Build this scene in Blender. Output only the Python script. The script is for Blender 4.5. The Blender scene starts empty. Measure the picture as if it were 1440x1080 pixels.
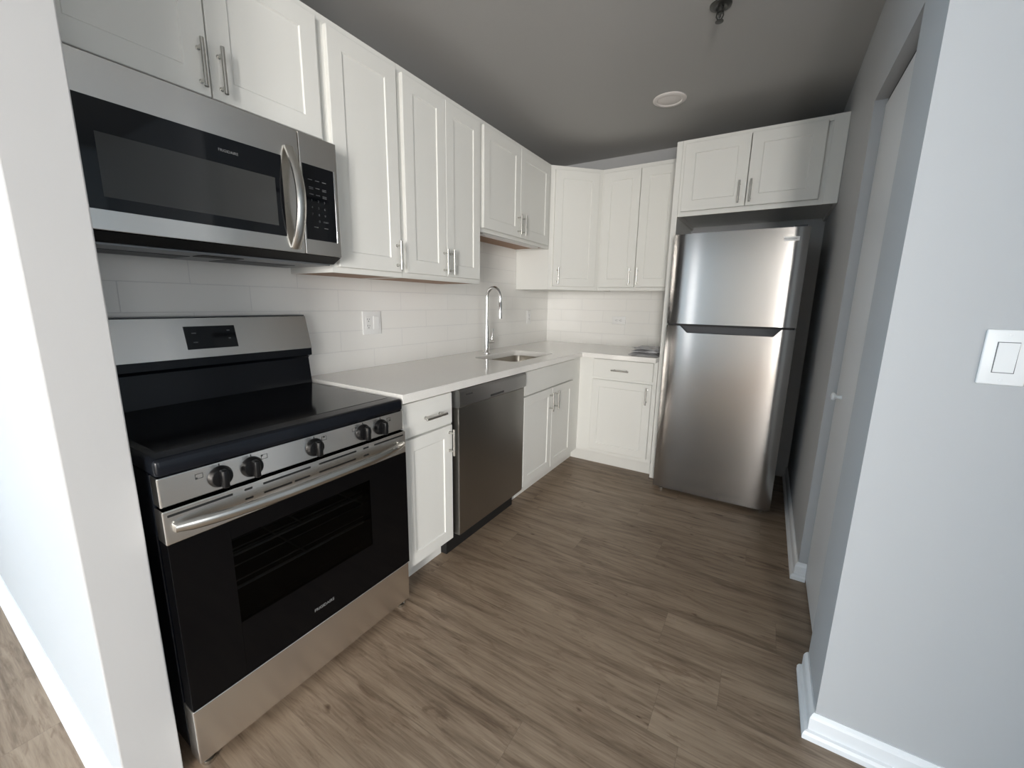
import bpy, bmesh, math, random
from mathutils import Vector, Matrix
random.seed(7)
C = bpy.context.scene.collection
scn = bpy.context.scene

# ------------------------------------------------------------------ camera
cam_d = bpy.data.cameras.new('camera')
cam = bpy.data.objects.new('camera', cam_d); C.objects.link(cam)
cam_d.sensor_fit = 'HORIZONTAL'; cam_d.sensor_width = 36.0
cam_d.lens = 575.23 / 1440 * 36.0
cam_d.shift_x = -1.1 / 1440; cam_d.shift_y = -3.84 / 1440
cam_d.clip_start = 0.02
yaw, pit, rol = 0.5502, -0.1897, 0.0175
f_ = Vector((-math.sin(yaw)*math.cos(pit), math.cos(yaw)*math.cos(pit), math.sin(pit)))
r_ = Vector((math.cos(yaw), math.sin(yaw), 0)); u_ = r_.cross(f_)
rr = math.cos(rol)*r_ + math.sin(rol)*u_; uu = -math.sin(rol)*r_ + math.cos(rol)*u_
cam.matrix_world = Matrix(((rr.x, uu.x, -f_.x, 1.8141), (rr.y, uu.y, -f_.y, -0.32), (rr.z, uu.z, -f_.z, 1.2628), (0, 0, 0, 1)))
scn.camera = cam

# ------------------------------------------------------------------ world, daylight and an added side fill through the windows behind the camera
scn.view_settings.view_transform = 'Standard'; scn.view_settings.look = 'None'
scn.view_settings.gamma = 1.0; scn.view_settings.exposure = -0.10
w = bpy.data.worlds.new('sky'); scn.world = w; w.use_nodes = True
bg = w.node_tree.nodes['Background']
bg.inputs['Color'].default_value = (0.75, 0.86, 1.0, 1); bg.inputs['Strength'].default_value = 1.0

def area(name, loc, direction, sx, sy, power, col):
    l = bpy.data.lights.new(name, 'AREA'); l.shape = 'RECTANGLE'; l.size = sx; l.size_y = sy
    l.energy = power; l.color = col
    o = bpy.data.objects.new(name, l); C.objects.link(o); o.location = loc
    o.rotation_euler = Vector(direction).to_track_quat('-Z', 'Z').to_euler()
    return o
YS = -4.2          # window wall of the living room
XWL, XWR = -1.9, 3.9
WINS = [(-1.55, -0.75, 22, (0.62, 0.82, 1.0)), (-0.26, 0.04, 12, (0.95, 0.98, 1.0)), (2.64, 3.82, 400, (1.0, 0.965, 0.92))]
SIDEW = [(XWR, -4.0, -2.6, 110, (1.0, 0.965, 0.92)), (XWL, -3.95, -2.2, 215, (0.52, 0.77, 1.0)), (XWR, -1.45, -0.15, 32, (1.0, 0.97, 0.93))]   # windows in the end walls; the last is unseen, added as fill
WZ0, WZ1 = 0.25, 2.36
for (x, a, b, pw, col) in SIDEW:
    sg = 1 if x > 0 else -1
    area('window_daylight', (x+sg*.16, (a+b)/2, (WZ0+WZ1)/2), (-sg, 0, 0), b-a, WZ1-WZ0, pw, col)  # one light per end-wall window, the added fill included
for k, (a, b, pw, col) in enumerate(WINS):
    area('window_daylight', ((a+b)/2, YS-0.16, (WZ0+WZ1)/2), (0, 1, 0), b-a, WZ1-WZ0, pw, col)

# ------------------------------------------------------------------ measured layout
D, W, H = 3.248, 2.067, 2.46        # back wall, right wall, ceiling
FB = 2.649                          # face of the back run of base cabinets
YP = 2.662                          # face of fridge surround
ZU, ZT = 1.371, 2.284               # wall cabinet bottom / top
CY1 = 1.023                         # switch wall
STX, STY0, STY1 = 0.6235, -0.133, -0.024

# ------------------------------------------------------------------ materials
def mat(name, base=(.8, .8, .8), rough=.5, metal=0.0, coat=0.0, spec=.5):
    m = bpy.data.materials.new(name); m.use_nodes = True
    p = m.node_tree.nodes['Principled BSDF']
    p.inputs['Base Color'].default_value = (*base, 1); p.inputs['Roughness'].default_value = rough
    p.inputs['Metallic'].default_value = metal; p.inputs['Coat Weight'].default_value = coat
    p.inputs['Specular IOR Level'].default_value = spec
    return m
def nodes(m): return m.node_tree.nodes, m.node_tree.links, m.node_tree.nodes['Principled BSDF']
def add_bump(m, scale, strength, dist=.001, stretch=(1, 1, 1), detail=3):
    n, l, p = nodes(m)
    tc = n.new('ShaderNodeTexCoord'); mp = n.new('ShaderNodeMapping'); mp.inputs['Scale'].default_value = stretch
    no = n.new('ShaderNodeTexNoise'); no.inputs['Scale'].default_value = scale; no.inputs['Detail'].default_value = detail
    bu = n.new('ShaderNodeBump'); bu.inputs['Strength'].default_value = strength; bu.inputs['Distance'].default_value = dist
    l.new(tc.outputs['Object'], mp.inputs['Vector']); l.new(mp.outputs[0], no.inputs['Vector'])
    l.new(no.outputs[0], bu.inputs['Height']); l.new(bu.outputs[0], p.inputs['Normal'])
    return no
def steel(name, base, rough, tang, aniso=.75, streak=(2, 2, 420)):
    """brushed steel, brush lines across, reflections drawn out along `tang`"""
    m = mat(name, base, rough, 1.0); n, l, p = nodes(m)
    p.inputs['Anisotropic'].default_value = aniso
    t = n.new('ShaderNodeCombineXYZ')
    for i in range(3): t.inputs[i].default_value = tang[i]
    l.new(t.outputs[0], p.inputs['Tangent'])
    tc = n.new('ShaderNodeTexCoord'); mp = n.new('ShaderNodeMapping'); mp.inputs['Scale'].default_value = streak
    no = n.new('ShaderNodeTexNoise'); no.inputs['Scale'].default_value = 1.0; no.inputs['Detail'].default_value = 2
    mr = n.new('ShaderNodeMapRange'); mr.inputs['To Min'].default_value = rough-.003; mr.inputs['To Max'].default_value = rough+.003
    l.new(tc.outputs['Object'], mp.inputs['Vector']); l.new(mp.outputs[0], no.inputs['Vector'])
    l.new(no.outputs[0], mr.inputs['Value']); l.new(mr.outputs[0], p.inputs['Roughness'])
    return m
M = {}
M['cab'] = mat('white_cabinet_paint', (.80, .80, .765), .45)
M['wall'] = mat('light_grey_wall_paint', (.47, .475, .48), .6); add_bump(M['wall'], 260, .12, .0006)
M['livingwall'] = mat('bounce_wall_paint', (.82, .82, .81), .6)  # unseen living room walls made whiter to bounce more light
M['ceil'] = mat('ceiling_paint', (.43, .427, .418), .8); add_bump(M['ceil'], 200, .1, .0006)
M['trim'] = mat('white_trim_paint', (.83, .84, .85), .35)
M['door'] = mat('closet_door_paint', (.70, .70, .70), .45)
M['plastic'] = mat('white_plastic', (.84, .84, .83), .3)
M['greyplastic'] = mat('slot_shadow_plastic', (.12, .12, .12), .5)
M['steel'] = steel('brushed_steel', (.90, .87, .83), .27, (0, 0, 1))
M['dwsteel'] = steel('dishwasher_brushed_steel', (.40, .39, .37), .30, (0, 0, 1))
M['dwpanel'] = steel('dishwasher_control_steel', (.50, .50, .50), .34, (0, 0, 1))
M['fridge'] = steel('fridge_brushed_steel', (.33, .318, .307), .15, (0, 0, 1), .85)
M['chrome'] = mat('polished_chrome', (.75, .75, .75), .08, 1.0)
M['nickel'] = mat('brushed_nickel', (.62, .61, .58), .26, 1.0)
M['rackwire'] = mat('oven_rack_wire', (.30, .30, .30), .4, .8)
M['sink'] = steel('sink_steel', (.58, .55, .50), .28, (1, 0, 0), .4)
M['blackglass'] = mat('black_glass', (.004, .0045, .006), .05)
M['ovenglass'] = mat('black_oven_glass', (.003, .003, .0035), .06, spec=.16)
M['cooktop'] = mat('cooktop_glass', (.008, .008, .009), .10)
M['blackenamel'] = mat('black_enamel', (.006, .0075, .011), .22, spec=.3)
M['blackplastic'] = mat('black_plastic', (.006, .006, .0065), .3, spec=.3)
M['mesh'] = mat('microwave_window_screen', (.05, .051, .05), .10)
M['darkgrey'] = mat('dark_grey_cabinet_side', (.035, .038, .045), .5)
M['black'] = mat('matte_black', (.008, .008, .008), .6)
M['mwbottom'] = mat('grey_hood_metal', (.22, .23, .24), .4, .6)
M['whiteprint'] = mat('pale_grey_print', (.45, .46, .47), .5)
M['dimprint'] = mat('dim_grey_print', (.12, .125, .13), .5)
M['logoprint'] = mat('grey_logo_print', (.26, .265, .27), .5)
M['darkprint'] = mat('dark_print', (.03, .03, .03), .5)
M['badge'] = mat('badge_silver', (.75, .75, .75), .25, .3)
M['wood'] = mat('raw_plywood', (.34, .20, .125), .6)
add_bump(M['wood'], 40, .3, .001, (1, .1, 1))
M['bag'] = mat('translucent_grey_bag', (.43, .43, .44), .22)
M['paper'] = mat('printed_paper', (.62, .62, .64), .5)
M['lens'] = mat('frosted_lens', (.80, .76, .74), .4)
M['bronze'] = mat('dark_sprinkler_metal', (.10, .10, .095), .35, .8)
M['counter'] = mat('white_quartz', (.70, .685, .65), .08, spec=.9)

def counter_nodes():
    n, l, p = nodes(M['counter'])
    tc = n.new('ShaderNodeTexCoord'); no = n.new('ShaderNodeTexNoise'); no.inputs['Scale'].default_value = 420; no.inputs['Detail'].default_value = 2
    r = n.new('ShaderNodeValToRGB'); r.color_ramp.elements[0].position = .3; r.color_ramp.elements[0].color = (.83, .815, .78, 1)
    r.color_ramp.elements[1].position = .6; r.color_ramp.elements[1].color = (.89, .875, .84, 1)
    l.new(tc.outputs['Object'], no.inputs['Vector']); l.new(no.outputs[0], r.inputs[0]); l.new(r.outputs[0], p.inputs['Base Color'])
counter_nodes()

def tile_mat(name, axis):
    m = mat(name, (.74, .735, .71), .12); n, l, p = nodes(m)
    tc = n.new('ShaderNodeTexCoord'); sp = n.new('ShaderNodeSeparateXYZ'); cb = n.new('ShaderNodeCombineXYZ')
    l.new(tc.outputs['Object'], sp.inputs[0])
    ad = n.new('ShaderNodeMath'); ad.operation = 'ADD'; ad.inputs[1].default_value = -0.162 + .406*4 if axis == 1 else .05 + .406*4
    az = n.new('ShaderNodeMath'); az.operation = 'ADD'; az.inputs[1].default_value = -0.904 + .1016*2
    l.new(sp.outputs[axis], ad.inputs[0]); l.new(sp.outputs[2], az.inputs[0])
    l.new(ad.outputs[0], cb.inputs[0]); l.new(az.outputs[0], cb.inputs[1])
    b = n.new('ShaderNodeTexBrick'); b.offset = .5; b.inputs['Scale'].default_value = 1
    b.inputs['Brick Width'].default_value = .406; b.inputs['Row Height'].default_value = .1016
    b.inputs['Mortar Size'].default_value = .0016; b.inputs['Mortar Smooth'].default_value = .3
    b.inputs['Color1'].default_value = (.87, .86, .83, 1); b.inputs['Color2'].default_value = (.86, .85, .82, 1)
    b.inputs['Mortar'].default_value = (.72, .715, .70, 1)
    l.new(cb.outputs[0], b.inputs['Vector']); l.new(b.outputs['Color'], p.inputs['Base Color'])
    mr = n.new('ShaderNodeMapRange'); mr.inputs['To Min'].default_value = .12; mr.inputs['To Max'].default_value = .6
    l.new(b.outputs['Fac'], mr.inputs['Value']); l.new(mr.outputs[0], p.inputs['Roughness'])
    no = n.new('ShaderNodeTexNoise'); no.inputs['Scale'].default_value = 9; l.new(tc.outputs['Object'], no.inputs['Vector'])
    mx = n.new('ShaderNodeMath'); mx.operation = 'MULTIPLY_ADD'; mx.inputs[1].default_value = -1.0
    sc = n.new('ShaderNodeMath'); sc.operation = 'MULTIPLY'; sc.inputs[1].default_value = .35
    l.new(no.outputs[0], sc.inputs[0]); l.new(b.outputs['Fac'], mx.inputs[0]); l.new(sc.outputs[0], mx.inputs[2])
    bu = n.new('ShaderNodeBump'); bu.inputs['Strength'].default_value = .5; bu.inputs['Distance'].default_value = .0015
    l.new(mx.outputs[0], bu.inputs['Height']); l.new(bu.outputs[0], p.inputs['Normal'])
    return m
M['tile_left'] = tile_mat('glossy_white_tile_side', 1)
M['tile_back'] = tile_mat('glossy_white_tile_back', 0)

def floor_mat():
    m = mat('vinyl_plank', (.2, .15, .11), .42); n, l, p = nodes(m)
    def math_(op, a, b=None, c=None):
        x = n.new('ShaderNodeMath'); x.operation = op
        for i, v in enumerate((a, b, c)):
            if v is None: continue
            if isinstance(v, (int, float)): x.inputs[i].default_value = v
            else: l.new(v, x.inputs[i])
        return x.outputs[0]
    tc = n.new('ShaderNodeTexCoord'); sp = n.new('ShaderNodeSeparateXYZ'); l.new(tc.outputs['Object'], sp.inputs[0])
    x, y = sp.outputs[0], sp.outputs[1]
    rowf = math_('DIVIDE', math_('SUBTRACT', y, 1.13-1.8), .18); row = math_('FLOOR', rowf); fy = math_('FRACT', rowf)
    wn = n.new('ShaderNodeTexWhiteNoise'); wn.noise_dimensions = '1D'; l.new(row, wn.inputs['W'])
    colf = math_('DIVIDE', math_('ADD', x, math_('MULTIPLY', wn.outputs['Value'], 1.22)), 1.22); col = math_('FLOOR', colf); fx = math_('FRACT', colf)
    idv = n.new('ShaderNodeCombineXYZ'); l.new(row, idv.inputs[0]); l.new(col, idv.inputs[1])
    w2 = n.new('ShaderNodeTexWhiteNoise'); w2.noise_dimensions = '2D'; l.new(idv.outputs[0], w2.inputs['Vector'])
    # grain coordinates shifted per plank
    gx = math_('MULTIPLY_ADD', w2.outputs['Value'], 37.0, x); gz = math_('MULTIPLY', row, 3.7)
    gv = n.new('ShaderNodeCombineXYZ'); l.new(gx, gv.inputs[0]); l.new(y, gv.inputs[1]); l.new(gz, gv.inputs[2])
    def noise(scale, stretch, detail, dist=0.0, rough=.55):
        mp = n.new('ShaderNodeMapping'); mp.inputs['Scale'].default_value = stretch; l.new(gv.outputs[0], mp.inputs['Vector'])
        t = n.new('ShaderNodeTexNoise'); t.inputs['Scale'].default_value = scale; t.inputs['Detail'].default_value = detail
        t.inputs['Distortion'].default_value = dist; t.inputs['Roughness'].default_value = rough
        l.new(mp.outputs[0], t.inputs['Vector']); return t.outputs[0]
    g1 = noise(2.4, (.9, 9, 1), 6, .9); g2 = noise(11, (.8, 14, 1), 5, .5); g3 = noise(3.4, (1.2, 5.5, 1), 5, 1.6, .65)
    r = n.new('ShaderNodeValToRGB'); e = r.color_ramp.elements
    e[0].position = .33; e[0].color = (.135, .092, .060, 1); e[1].position = .68; e[1].color = (.37, .285, .205, 1)
    k = r.color_ramp.elements.new(.5); k.color = (.265, .197, .138, 1)
    v = math_('MULTIPLY_ADD', g2, .35, math_('MULTIPLY', g1, .65))
    v = math_('MULTIPLY_ADD', math_('SUBTRACT', w2.outputs['Value'], .5), .05, v)
    l.new(v, r.inputs[0])
    # dark knots and streaks
    kr = n.new('ShaderNodeValToRGB'); kr.color_ramp.elements[0].position = .54; kr.color_ramp.elements[0].color = (1, 1, 1, 1)
    kr.color_ramp.elements[1].position = .72; kr.color_ramp.elements[1].color = (.60, .54, .50, 1)
    l.new(g3, kr.inputs[0])
    mx = n.new('ShaderNodeMix'); mx.data_type = 'RGBA'; mx.blend_type = 'MULTIPLY'; mx.inputs['Factor'].default_value = 1
    l.new(r.outputs[0], mx.inputs['A']); l.new(kr.outputs[0], mx.inputs['B'])
    g4 = noise(13, (.8, 2.0, 1), 2, .3)      # small knots
    k2 = n.new('ShaderNodeValToRGB'); k2.color_ramp.elements[0].position = .715; k2.color_ramp.elements[0].color = (1, 1, 1, 1)
    k2.color_ramp.elements[1].position = .775; k2.color_ramp.elements[1].color = (.45, .38, .33, 1); l.new(g4, k2.inputs[0])
    mk = n.new('ShaderNodeMix'); mk.data_type = 'RGBA'; mk.blend_type = 'MULTIPLY'; mk.inputs['Factor'].default_value = 1
    l.new(mx.outputs['Result'], mk.inputs['A']); l.new(k2.outputs[0], mk.inputs['B']); mx = mk
    # seams
    sy = math_('LESS_THAN', math_('MINIMUM', fy, math_('SUBTRACT', 1.0, fy)), .007)
    sx = math_('LESS_THAN', math_('MINIMUM', fx, math_('SUBTRACT', 1.0, fx)), .001)
    s = math_('MAXIMUM', sx, sy)
    m2 = n.new('ShaderNodeMix'); m2.data_type = 'RGBA'; l.new(math_('MULTIPLY', s, .2), m2.inputs['Factor'])
    l.new(mx.outputs['Result'], m2.inputs['A']); m2.inputs['B'].default_value = (.06, .045, .035, 1)
    l.new(m2.outputs['Result'], p.inputs['Base Color'])
    bu = n.new('ShaderNodeBump'); bu.inputs['Strength'].default_value = .25; bu.inputs['Distance'].default_value = .001
    l.new(math_('SUBTRACT', v, math_('MULTIPLY', s, .6)), bu.inputs['Height']); l.new(bu.outputs[0], p.inputs['Normal'])
    mr = n.new('ShaderNodeMapRange'); mr.inputs['To Min'].default_value = .36; mr.inputs['To Max'].default_value = .52; l.new(g2, mr.inputs['Value']); l.new(mr.outputs[0], p.inputs['Roughness'])
    return m
M['floor'] = floor_mat()

def pane_mat():
    m = bpy.data.materials.new('tinted_oven_glass'); m.use_nodes = True; n = m.node_tree.nodes; l = m.node_tree.links
    n.remove(n['Principled BSDF'])
    tr = n.new('ShaderNodeBsdfTransparent'); tr.inputs[0].default_value = (.50, .50, .50, 1)
    gl = n.new('ShaderNodeBsdfGlossy'); gl.inputs['Roughness'].default_value = .05; gl.inputs[0].default_value = (.9, .9, .9, 1)
    fr = n.new('ShaderNodeFresnel'); fr.inputs[0].default_value = 1.18
    mx = n.new('ShaderNodeMixShader'); l.new(fr.outputs[0], mx.inputs[0]); l.new(tr.outputs[0], mx.inputs[1]); l.new(gl.outputs[0], mx.inputs[2])
    l.new(mx.outputs[0], n['Material Output'].inputs[0])
    return m
M['pane'] = pane_mat()

# ------------------------------------------------------------------ mesh helpers (all in world coordinates)
def BM(): return bmesh.new()
def box(bm, x0, x1, y0, y1, z0, z1, bev=0.0, seg=2):
    r = bmesh.ops.create_cube(bm, size=1.0)
    vs = r['verts']
    for v in vs:
        v.co = Vector(((x0+x1)/2 + v.co.x*(x1-x0), (y0+y1)/2 + v.co.y*(y1-y0), (z0+z1)/2 + v.co.z*(z1-z0)))
    if bev > 0:
        es = list({e for v in vs for e in v.link_edges})
        bmesh.ops.bevel(bm, geom=es, offset=bev, segments=seg, affect='EDGES', profile=.5)
    return bm
def fbox(bm, O, u, n, a0, a1, d0, d1, z0, z1, bev=0.0):
    """box in a frame: O origin, u horizontal direction, n outward direction"""
    t = bmesh.new(); box(t, a0, a1, d0, d1, z0, z1, bev)
    for v in t.verts: v.co = O + u*v.co.x + n*v.co.y + Vector((0, 0, v.co.z))
    if (u.cross(n)).z < 0: bmesh.ops.reverse_faces(t, faces=t.faces[:])
    me = bpy.data.meshes.new('t'); t.to_mesh(me); t.free(); bm.from_mesh(me); bpy.data.meshes.remove(me)
    return bm
def frame_of(d):
    d = d.normalized(); a = Vector((0, 0, 1)) if abs(d.z) < .9 else Vector((1, 0, 0))
    s = d.cross(a).normalized(); return s, s.cross(d).normalized()
def tube(bm, pts, radii, seg=16, cap=True, flat=None):
    """swept tube along points; flat=(vector, factor) squashes the section along a fixed direction"""
    pts = [Vector(p) for p in pts]
    if isinstance(radii, (int, float)): radii = [radii]*len(pts)
    rings = []; s = None
    for i, p in enumerate(pts):
        d = (pts[min(i+1, len(pts)-1)] - pts[max(i-1, 0)]).normalized()
        if s is None: s, t = frame_of(d)
        else:
            s = (s - d*s.dot(d)).normalized(); t = s.cross(d).normalized()
        ring = []
        for k in range(seg):
            a = 2*math.pi*k/seg; o = (s*math.cos(a) + t*math.sin(a))*radii[i]
            if flat: o = o - flat[0]*o.dot(flat[0])*(1-flat[1])
            ring.append(bm.verts.new(p+o))
        rings.append(ring)
    for a, b in zip(rings, rings[1:]):
        for k in range(seg): bm.faces.new((a[k], a[(k+1) % seg], b[(k+1) % seg], b[k]))
    if cap:
        bm.faces.new(rings[0][::-1]); bm.faces.new(rings[-1])
    return bm
def lathe(bm, base, axis, prof, seg=32):
    """profile [(radius, distance along axis)]"""
    base = Vector(base); axis = Vector(axis).normalized(); s, t = frame_of(axis); rings = []
    for r, h in prof:
        rings.append([bm.verts.new(base + axis*h + (s*math.cos(2*math.pi*k/seg) + t*math.sin(2*math.pi*k/seg))*max(r, 1e-5)) for k in range(seg)])
    for a, b in zip(rings, rings[1:]):
        for k in range(seg): bm.faces.new((a[k], a[(k+1) % seg], b[(k+1) % seg], b[k]))
    bm.faces.new(rings[0][::-1]); bm.faces.new(rings[-1])
    return bm
def prism(bm, poly, axis, a0, a1):
    """extrude a closed 2-D outline along an axis ('y': poly is (x,z); 'x': poly is (y,z); 'z': poly is (x,y))"""
    def P(q, a): return {'y': (q[0], a, q[1]), 'x': (a, q[0], q[1]), 'z': (q[0], q[1], a)}[axis]
    A = [bm.verts.new(P(q, a0)) for q in poly]; B = [bm.verts.new(P(q, a1)) for q in poly]
    n = len(poly)
    for k in range(n): bm.faces.new((A[k], A[(k+1) % n], B[(k+1) % n], B[k]))
    bm.faces.new(A[::-1]); bm.faces.new(B)
    return bm

def obj(name, bm, m, parent=None, smooth=False, label=None, root=None):
    bmesh.ops.recalc_face_normals(bm, faces=bm.faces[:])
    me = bpy.data.meshes.new(name)
    off = Vector((0, 0, 0)); p = parent
    while p is not None: off += p.location; p = p.parent
    own = Vector((0, 0, 0))
    if parent is None and root is not None: own = Vector(root); off = own
    for v in bm.verts: v.co -= off
    bm.to_mesh(me); bm.free()
    if smooth:
        me.shade_smooth()
        me.set_sharp_from_angle(angle=math.radians(38))
    o = bpy.data.objects.new(name, me); C.objects.link(o); o.location = own
    me.materials.append(m)
    if parent is not None: o.parent = parent
    if label: o['label'] = label
    return o
def tag(o, label, cat, group=None):
    o['label'] = label; o['category'] = cat
    if group: o['group'] = group
    return o
def thing(name, label, cat, loc, group=None):
    o = bpy.data.objects.new(name, None); C.objects.link(o); o.location = loc; o.empty_display_size = .05
    return tag(o, label, cat, group)
def struct(name, bm, m, parent=None, smooth=False):
    o = obj(name, bm, m, parent, smooth)
    if parent is None: o['kind'] = 'structure'
    return o
def text(name, s, size, m, pos, u, v, parent, align='CENTER', depth=.0004):
    cu = bpy.data.curves.new('tmp', 'FONT'); cu.body = s; cu.size = size; cu.align_x = align; cu.align_y = 'CENTER'; cu.extrude = depth/2; cu.resolution_u = 3
    t = bpy.data.objects.new('tmp', cu); C.objects.link(t)
    dg = bpy.context.evaluated_depsgraph_get(); me = bpy.data.meshes.new_from_object(t.evaluated_get(dg))
    bpy.data.objects.remove(t); bpy.data.curves.remove(cu)
    u = Vector(u); v = Vector(v); n = u.cross(v); bm = bmesh.new(); bm.from_mesh(me); bpy.data.meshes.remove(me)
    for q in bm.verts: q.co = Vector(pos) + u*q.co.x + v*q.co.y + n*q.co.z
    return obj(name, bm, m, parent)

X_, Y_, Z_ = Vector((1, 0, 0)), Vector((0, 1, 0)), Vector((0, 0, 1))

# ------------------------------------------------------------------ the room
b = BM(); box(b, XWL-.2, XWR+.2, YS-.2, D+.2, -.1, 0); struct('floor', b, M['floor'])
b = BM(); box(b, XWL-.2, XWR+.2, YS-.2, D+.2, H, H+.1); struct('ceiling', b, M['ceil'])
b = BM(); box(b, -.12, 0, STY1, D+.12, 0, H); struct('wall_left', b, M['wall'])
b = BM(); box(b, 0, W+.14, D, D+.12, 0, H); struct('wall_back', b, M['wall'])
# stub wall beside the range, running off to the left
b = BM(); box(b, XWL, STX, STY0, STY1, 0, H, .003); struct('wall_partition', b, M['wall'])
# right wall with the closet opening, and the wall with the switch
YN, YR, ZH = 1.275, 1.881, 2.0455
b = BM()
box(b, W, XWR, CY1, CY1+.11, 0, H)
box(b, W, W+.12, CY1+.11, YN, 0, H)
box(b, W, W+.12, YN, YR, ZH, H)
box(b, W, W+.12, YR, D, 0, H)
bmesh.ops.remove_doubles(b, verts=b.verts, dist=1e-5)
struct('wall_right', b, M['wall'])
# living room behind the camera
b = BM()
xs = [XWL] + [v for q in WINS for v in q[:2]] + [XWR]
for i in range(0, len(xs), 2): box(b, xs[i], xs[i+1], YS-.12, YS, 0, H)
for (a, c, _, _) in WINS:
    box(b, a, c, YS-.12, YS, 0, WZ0); box(b, a, c, YS-.12, YS, WZ1, H)
struct('wall_front', b, M['livingwall'])
for nm, x, ws, y1, n0 in (('wall_far_right', XWR, (SIDEW[0], SIDEW[2]), CY1+.11, 4), ('wall_far_left', XWL, (SIDEW[1],), STY1, 6)):
    b = BM(); x0, x1 = (x, x+.12) if x > 0 else (x-.12, x); y0 = YS-.12; fr = []
    for (_, a, c, _, _) in ws:
        box(b, x0, x1, y0, a, 0, H); box(b, x0, x1, a, c, 0, WZ0); box(b, x0, x1, a, c, WZ1, H); y0 = c
    box(b, x0, x1, y0, y1, 0, H)
    struct(nm, b, M['livingwall'])
    for k, (_, a, c, _, _) in enumerate(ws):
        b = BM(); t = .05; m0, m1 = (x+.05, x+.10) if x > 0 else (x-.10, x-.05)
        for (q0, q1, z0, z1) in ((a, a+t, WZ0, WZ1), (c-t, c, WZ0, WZ1), (a+t, c-t, WZ0, WZ0+t), (a+t, c-t, WZ1-t, WZ1), ((a+c)/2-.02, (a+c)/2+.02, WZ0+t, WZ1-t)):
            box(b, m0, m1, q0, q1, z0, z1, .003)
        struct('window_%d' % (n0+k), b, M['trim'])  # frames, with one for the added fill window
b = BM(); box(b, 2.58, XWR, -1.75, -1.63, 0, H); box(b, XWL, 2.58, -1.75, -1.63, 2.22, H); struct('wall_light_block', b, M['livingwall'])   # unseen wall and beam added to shade the switch wall and upper kitchen
for k, (a, c, _, _) in enumerate(WINS):
    b = BM(); t = .05
    for (x0, x1, z0, z1) in ((a, a+t, WZ0, WZ1), (c-t, c, WZ0, WZ1), (a+t, c-t, WZ0, WZ0+t), (a+t, c-t, WZ1-t, WZ1), ((a+c)/2-.02, (a+c)/2+.02, WZ0+t, WZ1-t)):
        box(b, x0, x1, YS-.10, YS-.05, z0, z1, .003)
    struct('window_%d' % (k+1), b, M['trim'])

def base_profile(): return [(0, 0), (.026, 0), (.026, .016), (.021, .024), (.013, .027), (.013, .066), (.010, .074), (.004, .082), (0, .082)]
def baseboard(name, pts_in, normal_pairs):
    """mitred run: list of (corner position, offset direction per unit of thickness)"""
    b = BM(); rings = []
    for (p, o) in zip(pts_in, normal_pairs):
        rings.append([b.verts.new(Vector((p[0], p[1], 0)) + Vector((o[0]*d, o[1]*d, h))) for d, h in base_profile()])
    n = len(rings[0])
    for r0, r1 in zip(rings, rings[1:]):
        for k in range(n): b.faces.new((r0[k], r0[(k+1) % n], r1[(k+1) % n], r1[k]))
    b.faces.new(rings[0]); b.faces.new(rings[-1][::-1])
    return struct(name, b, M['trim'])
baseboard('baseboard_far_right', [(W, YN), (W, CY1), (XWR, CY1)], [(-1, 0), (-1, -1), (0, -1)])
baseboard('baseboard_right', [(W+.033, YR), (W, YR), (W, D)], [(0, -1), (-1, -1), (-1, 0)])
baseboard('baseboard_left', [(XWL, STY0), (STX, STY0)], [(0, -1), (0, -1)])

# closet door
DX = W+.034
b = BM(); box(b, DX, DX+.035, YN+.004, YR-.004, .012, ZH-.022, .002)
closet = struct('door_1', b, M['door'])
b = BM(); lathe(b, (DX, 1.742, .912), (-1, 0, 0), [(.010, -.001), (.008, .004), (.0065, .012), (.009, .018), (.0145, .022), (.016, .027), (.0135, .032), (.004, .0345)], 24)
obj('door_knob', b, M['plastic'], closet, True)
b = BM(); box(b, DX+.006, DX+.030, YN+.002, YR-.002, ZH-.018, ZH-.0005); obj('door_track', b, M['black'], closet)

# tiled backsplash
b = BM(); box(b, 0, .006, STY1, D, .86, 1.70); o = struct('trim_1', b, M['tile_left'])
o['label'] = 'glossy white subway tile backsplash on the left wall'
b = BM(); box(b, .006, 1.192, D-.006, D, .86, ZU+.03); o = struct('trim_2', b, M['tile_back'])
o['label'] = 'glossy white subway tile backsplash on the back wall'

# ------------------------------------------------------------------ cabinet parts
def shaker(parent, O, u, n, a0, a1, z0, z1, rail=.062, th=.02, rec=.0048):
    b = BM(); O = Vector(O)
    def ring(i, d):
        return [b.verts.new(O + u*a + n*d + Z_*z) for a, z in ((a0+i, z0+i), (a1-i, z0+i), (a1-i, z1-i), (a0+i, z1-i))]
    R = [ring(0, 0.0005), ring(0, th-.002), ring(.002, th), ring(rail, th), ring(rail+.004, th-rec), ring(rail+.008, th-rec)]
    b.faces.new(R[0])
    for p, q in zip(R, R[1:]):
        for k in range(4): b.faces.new((p[k], p[(k+1) % 4], q[(k+1) % 4], q[k]))
    b.faces.new(R[-1])
    return obj('door', b, M['cab'], parent)
def slab(parent, O, u, n, a0, a1, z0, z1, name='drawer', th=.02):
    b = BM(); fbox(b, Vector(O), u, n, a0, a1, .0005, th, z0, z1, .003)
    return obj(name, b, M['cab'], parent)
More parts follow.
